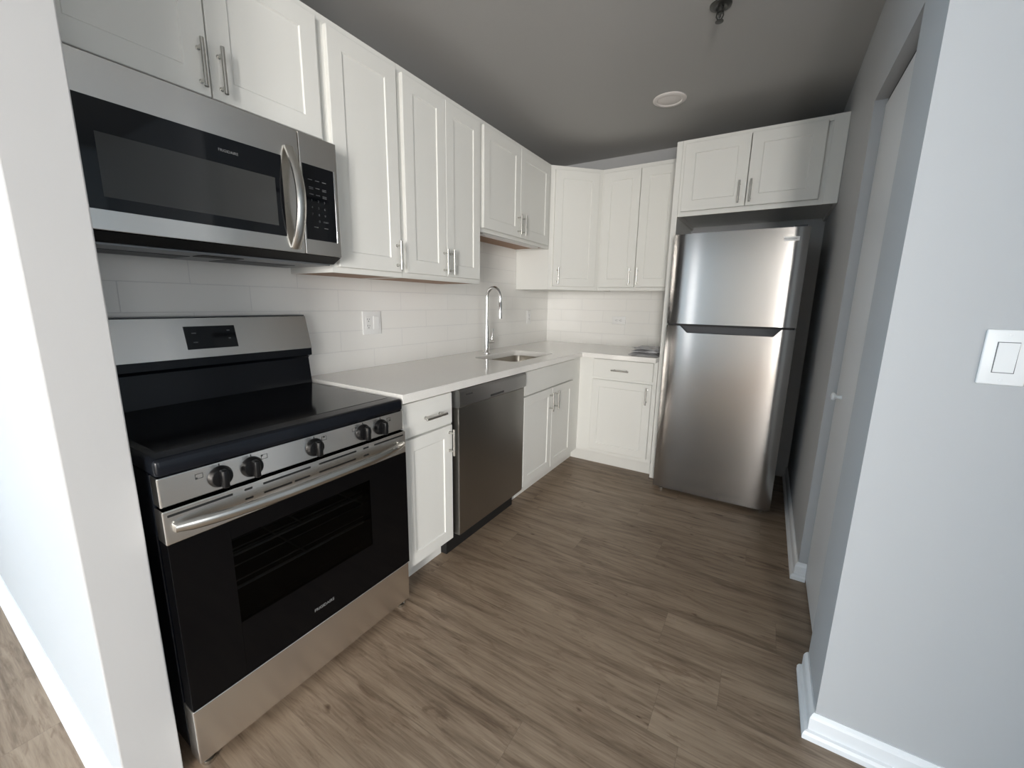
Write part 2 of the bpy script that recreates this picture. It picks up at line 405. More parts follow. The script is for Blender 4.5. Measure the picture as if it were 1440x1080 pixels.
def pull(parent, O, u, n, a, z, vertical=True, L=.128, off=.03, r=.0058):
    """bar pull on two posts; (a,z) is its middle on the face plane"""
    b = BM(); O = Vector(O); c = O + u*a + Z_*z; d = Z_ if vertical else u
    tube(b, [c + n*(.02+off) + d*s for s in (-L/2, -L/2+.001, L/2-.001, L/2)], [r*.8, r, r, r*.8], 14)
    for s in (-.34*L, .34*L): tube(b, [c + n*.0195 + d*s, c + n*.023 + d*s, c + n*.0235 + d*s, c + n*(.02+off) + d*s], [.0062, .0062, .0042, .0042], 12)
    return obj('handle', b, M['nickel'], parent, True)
def hollow(b, O, u, n, a0, a1, dep, z0, z1, st=.03, mid=None, top=True):
    """open carcass with a face frame: O on the face, u along it, n outward"""
    O = Vector(O); t = .016
    for (p, q, d0, d1, c, e) in ((a0, a0+t, -dep, -.019, z0, z1), (a1-t, a1, -dep, -.019, z0, z1), (a0+t, a1-t, -dep, -.019, z0, z0+t), (a0+t, a1-t, -dep if top else -.035, -.019, z1-t, z1),
                                 (a0+t, a1-t, -dep, -dep+.006, z0+t, z1-t),
                                 (a0, a0+st, -.019, 0, z0, z1), (a1-st, a1, -.019, 0, z0, z1), (a0+st, a1-st, -.019, 0, z0, z0+st), (a0+st, a1-st, -.019, 0, z1-st, z1)):
        fbox(b, O, u, n, p, q, d0, d1, c, e)
    if mid: fbox(b, O, u, n, a0+st, a1-st, -.019, 0, mid[0], mid[1])
def wall_body(parent, O, u, n, a0, a1, dep, z0, z1, wood=True, drop=.022, double=True):
    """wall cabinet carcass; face frame and sides hang `drop` below the recessed underside"""
    b = BM(); O = Vector(O)
    if double: hollow(b, O, u, n, a0, a1, dep, z0+drop, z1)
    else: fbox(b, O, u, n, a0, a1, -dep, 0, z0+drop, z1, .001)
    if drop > 0:
        fbox(b, O, u, n, a0, a1, -.02, 0, z0, z0+drop+.001)
        fbox(b, O, u, n, a0, a0+.014, -dep, -.02, z0, z0+drop+.001); fbox(b, O, u, n, a1-.014, a1, -dep, -.02, z0, z0+drop+.001)
    body = obj('body', b, M['cab'], parent)
    if wood:
        b = BM(); fbox(b, O, u, n, a0+.015, a1-.015, -dep+.001, -.021, z0+drop-.005, z0+drop+.001); obj('underside', b, M['wood'], parent, label='bare plywood underside')
    return body
G0 = .008      # cabinets stand a hair off the tile
XU = .2995     # face of the left wall cabinets

# --- wall cabinet over the microwave
t = thing('wall_cabinet', 'short white two-door wall cabinet mounted directly above the microwave', 'cabinet', (.15, .36, 1.838), 'white wall cabinets')
OU = (XU, 0, 0); DU = XU-.008
wall_body(t, OU, Y_, X_, -.02, .744, DU, 1.853, ZT, False, 0)
for (a, c, h) in ((-.004, .3625, .338), (.3665, .726, .391)):
    d = shaker(t, OU, Y_, X_, a, c, 1.851, 2.256); pull(d, OU, Y_, X_, h, 1.928)
# --- tall single door
t = thing('wall_cabinet', 'tall white single-door wall cabinet right beside the microwave', 'cabinet', (.15, .93, ZU), 'white wall cabinets')
wall_body(t, OU, Y_, X_, .745, 1.119, DU, ZU, ZT, drop=.006, double=False)
d = shaker(t, OU, Y_, X_, .767, 1.101, 1.394, 2.253); pull(d, OU, Y_, X_, 1.072, 1.468)
# --- tall double door
t = thing('wall_cabinet', 'tall white two-door wall cabinet left of the faucet, between single-door and short cabinets', 'cabinet', (.15, 1.43, ZU), 'white wall cabinets')
wall_body(t, OU, Y_, X_, 1.120, 1.744, DU, ZU, ZT, drop=.006)
for (a, c, h) in ((1.136, 1.4225, 1.399), (1.4255, 1.722, 1.451)):
    d = shaker(t, OU, Y_, X_, a, c, 1.396, 2.253); pull(d, OU, Y_, X_, h, 1.470)
# --- short double door over the sink
t = thing('wall_cabinet', 'short white two-door wall cabinet above the sink with bare wood underside', 'cabinet', (.15, 2.2, 1.676), 'white wall cabinets')
wall_body(t, OU, Y_, X_, 1.745, FB-.001, DU, 1.676, ZT, drop=.016)
for (a, c, h) in ((1.757, 2.176, 2.148), (2.180, 2.600, 2.207)):
    d = shaker(t, OU, Y_, X_, a, c, 1.698, 2.255); pull(d, OU, Y_, X_, h, 1.777)
# --- diagonal corner cabinet
t = thing('wall_cabinet', 'diagonal white corner wall cabinet with one angled door', 'cabinet', (.2, 2.95, ZU), 'white wall cabinets')
P5 = [(G0, FB), (XU, FB), (.599, D-.299), (.599, D-G0), (G0, D-G0)]
b = BM(); prism(b, P5, 'z', ZU, ZT); obj('body', b, M['cab'], t)
n5 = Vector((1, -1, 0)).normalized(); u5 = Vector((1, 1, 0)).normalized(); O5 = (XU, FB, 0)
d = shaker(t, O5, u5, n5, .034, .392, 1.397, 2.253); pull(d, O5, u5, n5, .070, 1.477)
# --- back wall double door
t = thing('wall_cabinet', 'white two-door wall cabinet on the back wall, beside the fridge panel', 'cabinet', (.9, 3.1, ZU), 'white wall cabinets')
YU = D-.299
OB = (0, YU, 0); nB = -Y_
wall_body(t, OB, X_, nB, .600, 1.191, D-.008-YU, ZU, ZT, False)
for (a, c, h) in ((.617, .900, .866), (.904, 1.172, .925)):
    d = shaker(t, OB, X_, nB, a, c, 1.397, 2.253); pull(d, OB, X_, nB, h, 1.475)
# --- fridge cabinet
t = thing('wall_cabinet', 'deep white two-door cabinet above the refrigerator', 'cabinet', (1.65, 2.95, 1.836), 'white wall cabinets')
wall_body(t, (0, YP, 0), X_, -Y_, 1.230, W-.001, D-.008-YP, 1.834, 2.292, False)
b = BM(); box(b, 1.950, W-.0312, YP+.0005, YP+.018, 1.865, 2.261)
box(b, 1.998, W-.001, YP-.004, YP-.0003, 1.834, 2.292, .001); obj('filler_strip', b, M['cab'], t)
OF = (0, YP, 0)
for (a, c, h) in ((1.250, 1.6135, 1.577), (1.6175, 1.975, 1.638)):
    d = shaker(t, OF, X_, nB, a, c, 1.862, 2.267); pull(d, OF, X_, nB, h, 1.941)
# --- tall panel
b = BM(); box(b, 1.193, 1.229, YP, D-G0, 0, 2.292, .0015)
tag(obj('end_panel', b, M['cab'], root=(1.21, 2.95, 0)), 'tall narrow white panel standing from floor to cabinet, left of the refrigerator', 'panel')

# ------------------------------------------------------------------ base cabinets
XF = .605; OBL = (XF, 0, 0); TK = .078; ZC0, ZC = .871, .906
t = thing('base_cabinet', 'narrow white base cabinet with drawer and door, between range and dishwasher', 'cabinet', (.3, .94, 0), 'white base cabinets')
b = BM(); box(b, G0, XF, .768, 1.106, .11, ZC0-.001, .0015); obj('body', b, M['cab'], t)
b = BM(); box(b, .05, XF-TK, .768, 1.106, 0, .112); obj('toe_kick', b, M['cab'], t)
d = slab(t, OBL, Y_, X_, .787, 1.089, .714, .857); pull(d, OBL, Y_, X_, .957, .777, False, .13)
d = shaker(t, OBL, Y_, X_, .787, 1.089, .128, .704, .055); pull(d, OBL, Y_, X_, 1.066, .628)
t = thing('base_cabinet', 'white two-door base cabinet under the sink', 'cabinet', (.3, 2.1, 0), 'white base cabinets')
b = BM()
hollow(b, OBL, Y_, X_, 1.746, FB-.0005, XF-.012, .11, ZC0-.001, .02, (.690, .728), False)
fbox(b, Vector(OBL), Y_, X_, 2.470, FB-.021, -.0185, -.0005, .13, ZC0-.021)
obj('body', b, M['cab'], t)
b = BM(); box(b, .05, XF-TK, 1.746, FB+TK, 0, .1095); obj('toe_kick', b, M['cab'], t)
slab(t, OBL, Y_, X_, 1.757, 2.487, .714, .859, 'false_drawer_front')
for (a, c, h) in ((1.757, 2.135, 2.098), (2.139, 2.487, 2.178)):
    d = shaker(t, OBL, Y_, X_, a, c, .130, .703, .055); pull(d, OBL, Y_, X_, h, .612)
t = thing('base_cabinet', 'white base cabinet with drawer and door on the back wall beside the refrigerator panel', 'cabinet', (.9, 2.95, 0), 'white base cabinets')
b = BM(); box(b, XF, 1.192, FB, D-G0, .11, ZC0-.001, .0015); obj('body', b, M['cab'], t)
b = BM(); box(b, XF-TK+.001, 1.192, FB+TK, D-.05, 0, .1095); obj('toe_kick', b, M['cab'], t)
OBB = (0, FB, 0)
d = slab(t, OBB, X_, nB, .722, 1.166, .722, .859); pull(d, OBB, X_, nB, .934, .784, False, .13)
d = shaker(t, OBB, X_, nB, .719, 1.164, .143, .703, .055); pull(d, OBB, X_, nB, 1.134, .620)

# ------------------------------------------------------------------ worktop with sink cut-out
SX0, SX1, SY0, SY1, SR = .205, .525, 1.800, 2.345, .045
def rrect(x0, x1, y0, y1, r, n=6):
    out = []
    for cx, cy, a0 in ((x1-r, y0+r, -90), (x1-r, y1-r, 0), (x0+r, y1-r, 90), (x0+r, y0+r, 180)):
        for k in range(n+1):
            a = math.radians(a0 + 90*k/n); out.append((cx+r*math.cos(a), cy+r*math.sin(a)))
    return out
CTX, CTY = .654, 2.568
outer = [(.0065, .7655), (CTX, .7655), (CTX, CTY), (1.1925, CTY), (1.1925, D-.0065), (.0065, D-.0065)]
def worktop():
    b = BM(); hole = rrect(SX0, SX1, SY0, SY1, SR)
    for z in (ZC0, ZC):
        eo = [b.verts.new((x, y, z)) for x, y in outer]; eh = [b.verts.new((x, y, z)) for x, y in hole]
        es = [b.edges.new((l[i], l[(i+1) % len(l)])) for l in (eo, eh) for i in range(len(l))]
        bmesh.ops.triangle_fill(b, use_beauty=True, use_dissolve=False, edges=es)
        if z == ZC0: lo = (eo, eh)
        else: hi = (eo, eh)
    for l0, l1 in zip(lo, hi):
        for i in range(len(l0)): b.faces.new((l0[i], l0[(i+1) % len(l0)], l1[(i+1) % len(l0)], l1[i]))
    es = [e for e in b.edges if all(abs(v.co.z-ZC) < 1e-6 for v in e.verts) and len(e.link_faces) == 2 and abs(e.calc_face_angle(0)) > 1]
    bmesh.ops.bevel(b, geom=es, offset=.003, segments=2, affect='EDGES')
    return b
tag(obj('countertop', worktop(), M['counter'], root=(.3, 1.9, ZC0)), 'L-shaped white quartz worktop running from the range to the refrigerator panel', 'countertop')
# --- sink
t = thing('sink', 'undermount stainless steel sink bowl set into the white worktop', 'sink', (.365, 2.07, .68))
b = BM(); rings = []
for (ins, z, r) in ((-.012, ZC0-.001, SR+.01), (.004, ZC0-.001, SR), (.004, ZC0-.004, SR), (.008, .74, SR), (.02, .705, SR), (.05, .695, SR*.8)):
    rings.append([b.verts.new((x, y, z)) for x, y in rrect(SX0+ins, SX1-ins, SY0+ins, SY1-ins, r)])
for p, q in zip(rings, rings[1:]):
    for k in range(len(p)): b.faces.new((p[k], p[(k+1) % len(p)], q[(k+1) % len(p)], q[k]))
b.faces.new(rings[-1])
o = obj('bowl', b, M['sink'], t, True)
b = BM(); lathe(b, (.365, 2.07, .6955), (0, 0, 1), [(.045, 0), (.045, .002), (.038, .0025), (.034, .001), (.004, .001)], 28); obj('drain', b, M['nickel'], t, True)
# --- faucet
FX, FY = .131, 2.06
t = thing('faucet', 'tall chrome gooseneck faucet behind the sink', 'faucet', (FX, FY, ZC))
b = BM(); lathe(b, (FX, FY, ZC), (0, 0, 1), [(.026, 0), (.026, .006), (.022, .009), (.0185, .012), (.0175, .10), (.0165, .16), (.013, .20)], 28); obj('base', b, M['chrome'], t, True)
b = BM(); R = .056; zc_ = 1.292
pts = [(FX, FY, 1.08), (FX, FY, 1.2)] + [(FX+R-R*math.cos(a), FY, zc_+R*math.sin(a)*1.25) for a in [math.pi*k/16 for k in range(17)]] + [(FX+2*R, FY, 1.265)]
tube(b, pts, .0115, 18); obj('spout', b, M['chrome'], t, True)
b = BM(); lathe(b, (FX+2*R, FY, 1.268), (0, 0, -1), [(.0120, 0), (.0135, .004), (.0155, .10), (.0155, .112), (.012, .114)], 24); obj('spray_head', b, M['chrome'], t, True)
b = BM(); tube(b, [(FX, FY+.010, .985), (FX, FY+.0745, .985), (FX, FY+.076, .985)], [.0165, .0165, .014], 20)
tube(b, [(FX, FY+.062, .995), (FX+.002, FY+.066, 1.03), (FX+.004, FY+.078, 1.076)], [.006, .0052, .0045], 12); obj('lever', b, M['chrome'], t, True)

# ------------------------------------------------------------------ dishwasher
t = thing('dishwasher', 'stainless steel dishwasher under the worktop beside the sink cabinet', 'dishwasher', (.3, 1.42, 0))
DY0, DY1, DXF = 1.128, 1.738, .632
b = BM(); box(b, .03, .585, 1.110, 1.742, .10, .866); obj('body', b, M['black'], t)
b = BM(); box(b, .586, DXF, DY0, DY1, .120, .772, .004); obj('door', b, M['dwsteel'], t)
b = BM(); zt_ = .861
prism(b, [(.586, .7735), (DXF+.001, .7735), (DXF+.010, .782), (DXF+.010, .850), (DXF+.004, zt_), (.586, zt_)], 'y', DY0-.004, DY1+.002)
cp = obj('control_panel', b, M['dwpanel'], t)
b = BM(); box(b, DXF+.0095, DXF+.0115, 1.375, 1.500, .786, .797, .0009); obj('pocket_handle', b, M['darkprint'], cp)
text('logo_lettering', 'FRIGIDAIRE', .0105, M['darkprint'], (DXF+.0103, 1.197, .833), (0, 1, 0), (0, 0, 1), cp)
b = BM(); box(b, .45, .56, 1.110, 1.740, .0, .098, .003); obj('kick_plate', b, M['black'], t)

# ------------------------------------------------------------------ range
t = thing('electric_range', 'freestanding stainless and black electric range with five front knobs', 'range', (.33, .381, 0))
RY0, RY1 = 0.002, .7615
b = BM()      # hollow shell so that the oven can be seen through the door glass
box(b, .03, .60, RY0, RY0+.03, .05, .85, .002); box(b, .03, .60, RY1-.03, RY1, .05, .85, .002); box(b, .03, .06, RY0+.03, RY1-.03, .05, .85)
box(b, .06, .60, RY0+.03, RY1-.03, .05, .20); box(b, .06, .60, RY0+.03, RY1-.03, .68, .85); box(b, .06, .12, RY0+.03, RY1-.03, .20, .68)
box(b, .60, .615, RY0, RY1, .69, .848)
obj('body', b, M['blackenamel'], t)
for z in (.43, .535):
    b = BM()
    for k in range(6): tube(b, [(.15+.08*k, .06, z), (.15+.08*k, RY1-.06, z)], .0022, 6)
    for y in (.06, .38, RY1-.06): tube(b, [(.15, y, z), (.584, y, z)], .0035, 6)
    for x in (.584,): tube(b, [(x, .06, z), (x, RY1-.06, z)], .0045, 8)
    obj('oven_rack', b, M['rackwire'], t, True)
# cooktop
b = BM(); box(b, .05, .657, RY0-.001, RY1+.001, .8475, .8935, .012, 4); ck = obj('cooktop', b, M['blackenamel'], t, True)
b = BM(); box(b, .095, .598, .026, .738, .8925, .8945, .0008); gl = obj('glass_surface', b, M['cooktop'], ck)
def ringmesh(b, cx, cy, z, r, w_=.0018, n=64):
    A = [b.verts.new((cx+r*math.cos(2*math.pi*k/n), cy+r*math.sin(2*math.pi*k/n), z)) for k in range(n)]
    B = [b.verts.new((cx+(r-w_)*math.cos(2*math.pi*k/n), cy+(r-w_)*math.sin(2*math.pi*k/n), z)) for k in range(n)]
    for k in range(n): b.faces.new((A[k], A[(k+1) % n], B[(k+1) % n], B[k]))
# front control panel
b = BM(); box(b, .612, .6545, RY0+.001, RY1-.001, .7725, .8472, .003); pn = obj('control_panel', b, M['steel'], t)
for (ky, ang) in ((.131, 0), (.208, 0), (.393, 0), (.575, 0), (.652, 0)):
    b = BM(); c0 = (.6545, ky, .809)
    lathe(b, c0, (1, 0, 0), [(.0285, 0), (.0285, .003), (.0265, .006), (.0255, .012), (.0235, .0155), (.006, .017)], 32)
    kn = obj('knob', b, M['blackplastic'], pn, True)
    b = BM(); box(b, .668, .690, ky-.0075, ky+.0075, .809-.0245, .809+.0235, .0045, 3); obj('knob_grip', b, M['blackplastic'], kn, True)
    b = BM()
    for k in range(9):
        a = math.radians(115+k*15); box(b, .6660, .6685, ky+.0215*math.cos(a)-.0012, ky+.0215*math.cos(a)+.0012, .809+.0215*math.sin(a)-.0012, .809+.0215*math.sin(a)+.0012)
    obj('knob_marks', b, M['whiteprint'], kn)
    b = BM(); box(b, .6546, .6549, ky-.0014, ky+.0014, .838, .844); obj('pointer_mark', b, M['darkprint'], pn)
def burner_icon(y, z, dy, dz):
    b = BM(); x0, x1 = .6546, .6549; w2, h2 = .0085, .0065
    for (a, c, e, g) in ((-w2, w2, h2-.001, h2), (-w2, w2, -h2, -h2+.001), (-w2, -w2+.001, -h2, h2), (w2-.001, w2, -h2, h2)): box(b, x0, x1, y+a, y+c, z+e, z+g)
    box(b, x0, x1+.0002, y+dy*w2*.75-.0024, y+dy*w2*.75+.0024, z+dz*h2*.7-.0024, z+dz*h2*.7+.0024)
    obj('burner_icon', b, M['darkprint'], pn)
burner_icon(.086, .826, -1, -1); burner_icon(.243, .827, -1, 1); burner_icon(.427, .829, 0, 1); burner_icon(.540, .828, 1, 1); burner_icon(.690, .828, 1, -1)
# oven door
b = BM(); XD = .664
def door_band():
    b = BM(); box(b, .616, XD, RY0-.001, RY1+.001, .681, .7665, .0025); return b
dr = obj('oven_door', door_band(), M['steel'], t)
b = BM()
for (a, c) in ((.010, .151), (.179, .200), (.228, .370), (.397, .537), (.565, .588), (.612, .750)): box(b, XD-.002, XD+.0004, a, c, .7500, .7565, .0008)
for (a, c) in ((.179, .200), (.228, .309), (.317, .366), (.396, .533), (.565, .588)): box(b, XD-.002, XD+.0004, a, c, .7235, .7295, .0008)
obj('vent_slots', b, M['black'], dr)
b = BM(); WY0, WY1, WZ_0, WZ_1 = .135, .585, .375, .630      # glass front with a window
box(b, .618, XD, RY0, WY0, .205, .6805, .001); box(b, .618, XD, WY1, RY1, .205, .6805, .001)
box(b, .618, XD, WY0, WY1, .205, WZ_0, .0); box(b, .618, XD, WY0, WY1, WZ_1, .6805, .0)
gp = obj('glass_front', b, M['ovenglass'], dr)
b = BM(); box(b, XD-.0062, XD-.0002, WY0, WY1, WZ_0, WZ_1); obj('window_pane', b, M['pane'], dr)
text('logo_lettering', 'FRIGIDAIRE', .0142, M['logoprint'], (XD+.0003, .380, .263), (0, 1, 0), (0, 0, 1), dr)
b = BM(); hp = []
for k in range(25):
    s = k/24; y = .022 + s*(.742-.022); e = 1-abs(2*s-1)**3.2
    hp.append((XD+.008+.034*e, y, .722-.004*e))
tube(b, hp, [.0145 if 0 < k < 24 else .011 for k in range(25)], 20, True, (X_, .62))
for y in (.03, .734): box(b, XD-.001, XD+.012, y-.012, y+.012, .710, .732, .003)
obj('handle', b, M['nickel'], dr, True)
# drawer and feet
b = BM(); box(b, .602, .658, RY0, RY1, .032, .199, .003); obj('storage_drawer', b, M['steel'], t)
for (x, y) in ((.63, .735), (.63, .03), (.10, .735), (.10, .03)):
    b = BM(); lathe(b, (x, y, 0), (0, 0, 1), [(.016, 0), (.017, .004), (.017, .012), (.009, .016), (.006, .045)], 20); obj('foot', b, M['nickel'], t, True)
# backguard
b = BM(); prism(b, [(.008, .88), (.082, .88), (.066, 1.005), (.072, 1.012), (.094, 1.020), (.094, 1.048), (.058, 1.188), (.052, 1.192), (.008, 1.192)], 'y', RY0+.002, RY1-.002)
bg_ = obj('backguard', b, M['blackenamel'], t)
def bgx(z): return .094 + (z-1.048)*(.058-.094)/(1.188-1.048)
b = BM(); prism(b, [(bgx(1.050)-.001, 1.050), (bgx(1.050)+.0025, 1.050), (bgx(1.189)+.0025, 1.189), (bgx(1.189)-.001, 1.189)], 'y', RY0+.001, RY1-.001)
fp = obj('control_fascia', b, M['steel'], bg_)
b = BM(); prism(b, [(bgx(1.080), 1.080), (bgx(1.080)+.0034, 1.080), (bgx(1.160)+.0034, 1.160), (bgx(1.160), 1.160)], 'y', .302, .466); obj('display', b, M['blackglass'], bg_)
for (y, z, wd) in ((.330, 1.136, .014), (.330, 1.104, .014), (.442, 1.142, .010), (.442, 1.113, .008)):
    b = BM(); prism(b, [(bgx(z-.002)+.0033, z-.002), (bgx(z-.002)+.0038, z-.002), (bgx(z+.002)+.0038, z+.002), (bgx(z+.002)+.0033, z+.002)], 'y', y-wd/2, y+wd/2)
    obj('display_mark', b, M['dimprint'], bg_)
b = BM(); box(b, .008, .0555, RY0+.001, RY1-.001, 1.1915, 1.1945, .001); obj('top_trim', b, M['mwbottom'], bg_)

# ------------------------------------------------------------------ over-the-range microwave
t = thing('microwave', 'stainless over-the-range microwave with black glass door, hung below the short cabinet', 'microwave', (.2, .36, 1.39))
MX, MY0, MY1, MZ0, MZ1 = .385, -.018, .730, 1.423, 1.823
b = BM(); box(b, G0, .335, MY0, MY1, 1.398, MZ1, .002); obj('body', b, M['blackenamel'], t)
b = BM(); prism(b, [(.335, 1.400), (.378, 1.4215), (.335, 1.4215)], 'y', MY0, MY1); obj('lower_lip', b, M['black'], t)
b = BM(); box(b, .02, .325, MY0+.012, MY1-.012, 1.3925, 1.3985, .001); un = obj('underside', b, M['mwbottom'], t)
b = BM()
for (a, c) in ((.06, .30), (.41, .65)): box(b, .06, .20, a, c, 1.391, 1.3930, .0005)
obj('grease_filter', b, M['darkgrey'], un)
b = BM(); box(b, .22, .29, .30, .42, 1.3905, 1.3930, .0005); obj('lamp_cover', b, M['black'], un)
# door
b = BM(); box(b, .336, MX, MY0, .5822, MZ0, MZ1, .0018); md = obj('door', b, M['steel'], t)
b = BM(); box(b, MX-.003, MX+.0012, MY0+.035, .520, 1.472, 1.728, .0008); obj('glass_panel', b, M['blackglass'], md)
b = BM(); box(b, MX, MX+.0016, .064, .494, 1.503, 1.652, .0002); obj('window_screen', b, M['mesh'], md)
text('logo_lettering', 'FRIGIDAIRE', .0108, M['logoprint'], (MX+.0014, .360, 1.690), (0, 1, 0), (0, 0, 1), md)
b = BM(); hp = []
for k in range(21):
    s = k/20; e = math.sin(math.pi*s); hp.append((MX+.004+.046*e**.8, .547+.004*e, 1.436+s*(1.762-1.436)))
def strap(b, pts, hw, th):
    """flat strap swept along a curve in the xz plane"""
    rings = []
    for i, p in enumerate(pts):
        d = (Vector(pts[min(i+1, len(pts)-1)])-Vector(pts[max(i-1, 0)])).normalized(); n = Vector((d.z, 0, -d.x)); p = Vector(p)
        sec = [(-hw, -th), (-hw, th*.2), (-hw*.6, th), (hw*.6, th), (hw, th*.2), (hw, -th)]
        rings.append([b.verts.new(p + Y_*a + n*c) for a, c in sec])
    for r0, r1 in zip(rings, rings[1:]):
        for k in range(6): b.faces.new((r0[k], r0[(k+1) % 6], r1[(k+1) % 6], r1[k]))
    b.faces.new(rings[0]); b.faces.new(rings[-1][::-1])
strap(b, hp, .0155, .006); obj('handle', b, M['nickel'], md, True)
b = BM(); box(b, .336, MX, .5852, MY1, MZ0, MZ1, .0018); mc = obj('control_panel', b, M['steel'], t)
b = BM(); box(b, MX-.003, MX+.0012, .592, .712, 1.474, 1.726, .001); kp = obj('keypad', b, M['blackglass'], mc)
b = BM(); tube(b, [(MX+.001, .7145, z) for z in (1.474, 1.4745, 1.7255, 1.726)], [.002, .0032, .0032, .002], 12); obj('edge_trim', b, M['chrome'], mc, True)
for z, cols in ((1.677, (.618, .645, .672)), (1.652, (.620, .645, .671)), (1.647, (.620, .671)), (1.629, (.620, .645, .671)), (1.624, (.671,)), (1.519, (.630, .670))):
    for y in cols:
        b = BM(); box(b, MX+.001, MX+.0014, y-.008, y+.008, z-.0012, z+.0012); obj('key_caption', b, M['dimprint'], kp)
for (r, z) in ((('1', '2', '3'), 1.608), (('4', '5', '6'), 1.585), (('7', '8', '9'), 1.562)):
    for s, y in zip(r, (.620, .645, .669)): text('key_digit', s, .011, M['dimprint'], (MX+.0014, y, z), (0, 1, 0), (0, 0, 1), kp)
text('key_digit', '0', .011, M['dimprint'], (MX+.0014, .645, 1.540), (0, 1, 0), (0, 0, 1), kp)
text('key_digit', 'START', .0075, M['dimprint'], (MX+.0014, .671, 1.540), (0, 1, 0), (0, 0, 1), kp)

# ------------------------------------------------------------------ refrigerator
t = thing('refrigerator', 'stainless top-freezer refrigerator standing between white panel and grey wall', 'refrigerator', (1.607, 2.85, 0))
FX0, FX1, FYF = 1.258, 1.956, 2.480
b = BM(); box(b, FX0+.004, FX1-.004, FYF+.066, 3.20, .035, 1.685, .004); obj('body', b, M['darkgrey'], t)
def fridge_y(x):
    s = (x-(FX0+FX1)/2)/((FX1-FX0)/2); e = max(0, abs(s)-.80)/.20
    return FYF + .010*s*s + .003*e**2.2
def fridge_door(zlo, zhi_f, notch=None):
    b = BM(); n = 64; xs = [FX0 + (FX1-FX0)*k/n for k in range(n+1)]
    if notch: xs = sorted(set(xs + list(notch)))
    F0, F1, B0, B1 = [], [], [], []
    for x in xs:
        y = fridge_y(x); zh = zhi_f(x)
        F0.append(b.verts.new((x, y, zlo))); F1.append(b.verts.new((x, y, zh))); B0.append(b.verts.new((x, FYF+.062, zlo))); B1.append(b.verts.new((x, FYF+.062, zh)))
    for k in range(len(xs)-1):
        b.faces.new((F0[k], F0[k+1], F1[k+1], F1[k])); b.faces.new((B1[k], B1[k+1], B0[k+1], B0[k]))
        b.faces.new((F1[k], F1[k+1], B1[k+1], B1[k])); b.faces.new((B0[k], B0[k+1], F0[k+1], F0[k]))
    b.faces.new((F0[0], F1[0], B1[0], B0[0])); b.faces.new((B0[-1], B1[-1], F1[-1], F0[-1]))
    return b
fd = obj('freezer_door', fridge_door(1.150, lambda x: 1.696), M['fridge'], t, True)
NA, NB, NC, ND, NZ = 1.340, 1.385, 1.852, 1.888, 1.094
def ztop(x):
    if x <= NA or x >= ND: return 1.137
    if x < NB: return 1.137 + (x-NA)/(NB-NA)*(NZ-1.137)
    if x > NC: return 1.137 + (ND-x)/(ND-NC)*(NZ-1.137)
    return NZ
ld_ = obj('fridge_door', fridge_door(.027, ztop, (NA, NB, NC, ND)), M['fridge'], t, True)
b = BM(); poly = [(NA+.004, 1.1365), (NB+.002, NZ+.0005), (NC-.002, NZ+.0005), (ND-.004, 1.1365)]
A = [b.verts.new((x, FYF+.030, z)) for x, z in poly]; B = [b.verts.new((x, FYF+.060, z)) for x, z in poly]
for k in range(4): b.faces.new((A[k], A[(k+1) % 4], B[(k+1) % 4], B[k]))
b.faces.new(A); b.faces.new(B[::-1])
obj('pocket_handle', b, M['darkgrey'], ld_)
b = BM(); box(b, FX0+.006, FX1-.006, FYF+.020, FYF+.060, 1.1375, 1.1495); obj('door_gasket', b, M['black'], t)
yb = fridge_y(1.87)-.0012
b = BM(); box(b, 1.828, 1.912, yb, yb+.006, 1.623, 1.646, .0006); bd = obj('badge', b, M['badge'], fd)
text('logo_lettering', 'FRIGIDAIRE', .0125, M['darkprint'], (1.870, yb-.0002, 1.6345), (1, 0, 0), (0, 0, 1), bd)
b = BM(); box(b, FX0+.02, FX1-.02, FYF+.075, FYF+.095, .008, .030, .001); obj('base_grille', b, M['black'], t)
for x in (FX0+.05, FX1-.045):
    for y in (FYF+.055, 3.1):
        b = BM(); lathe(b, (x, y, 0), (0, 0, 1), [(.018, 0), (.018, .010), (.008, .013), (.008, .042)], 16); obj('foot', b, M['nickel'] if y < 3 else M['black'], t, True)
b = BM(); box(b, FX1-.075, FX1-.015, FYF+.02, FYF+.10, 1.6965, 1.708, .003); obj('hinge_cover', b, M['darkgrey'], t)

# ------------------------------------------------------------------ small fittings
def screw(b, p, ax): lathe(b, p, ax, [(.0035, 0), (.0035, .0008), (.0015, .0012)], 12)
def receptacle_face(b, O, u, n, v, c, half):
    """slots of one receptacle half"""
    for (a, h, wd, ht) in ((-.0065, .004, .0022, .0085), (.0065, .004, .0022, .007), (0, -.0075, .0046, .0046)):
        pass
# outlet + switch on the left wall
t = thing('outlet', 'white double-gang plate with receptacle and rocker switch on tile behind worktop', 'outlet', (.006, 1.167, 1.145), 'outlets on the tile')
b = BM(); box(b, .0062, .0122, 1.107, 1.227, 1.083, 1.205, .0025, 3); pl = obj('cover_plate', b, M['plastic'], t, True)
b = BM(); box(b, .0118, .0142, 1.125, 1.159, 1.110, 1.178, .001); obj('receptacle', b, M['plastic'], t)
b = BM()
for z in (1.127, 1.161):
    for (dy, dz, w2, h2) in ((-.0062, .003, .0011, .0045), (.0062, .003, .0011, .0038), (0, -.008, .0024, .0024)): box(b, .0141, .0145, 1.142+dy-w2, 1.142+dy+w2, z+dz-h2, z+dz+h2)
obj('slots', b, M['greyplastic'], t)
b = BM(); prism(b, [(.0118, 1.110), (.0138, 1.110), (.0170, 1.178), (.0118, 1.178)], 'y', 1.1755, 1.2085); obj('rocker', b, M['plastic'], t)
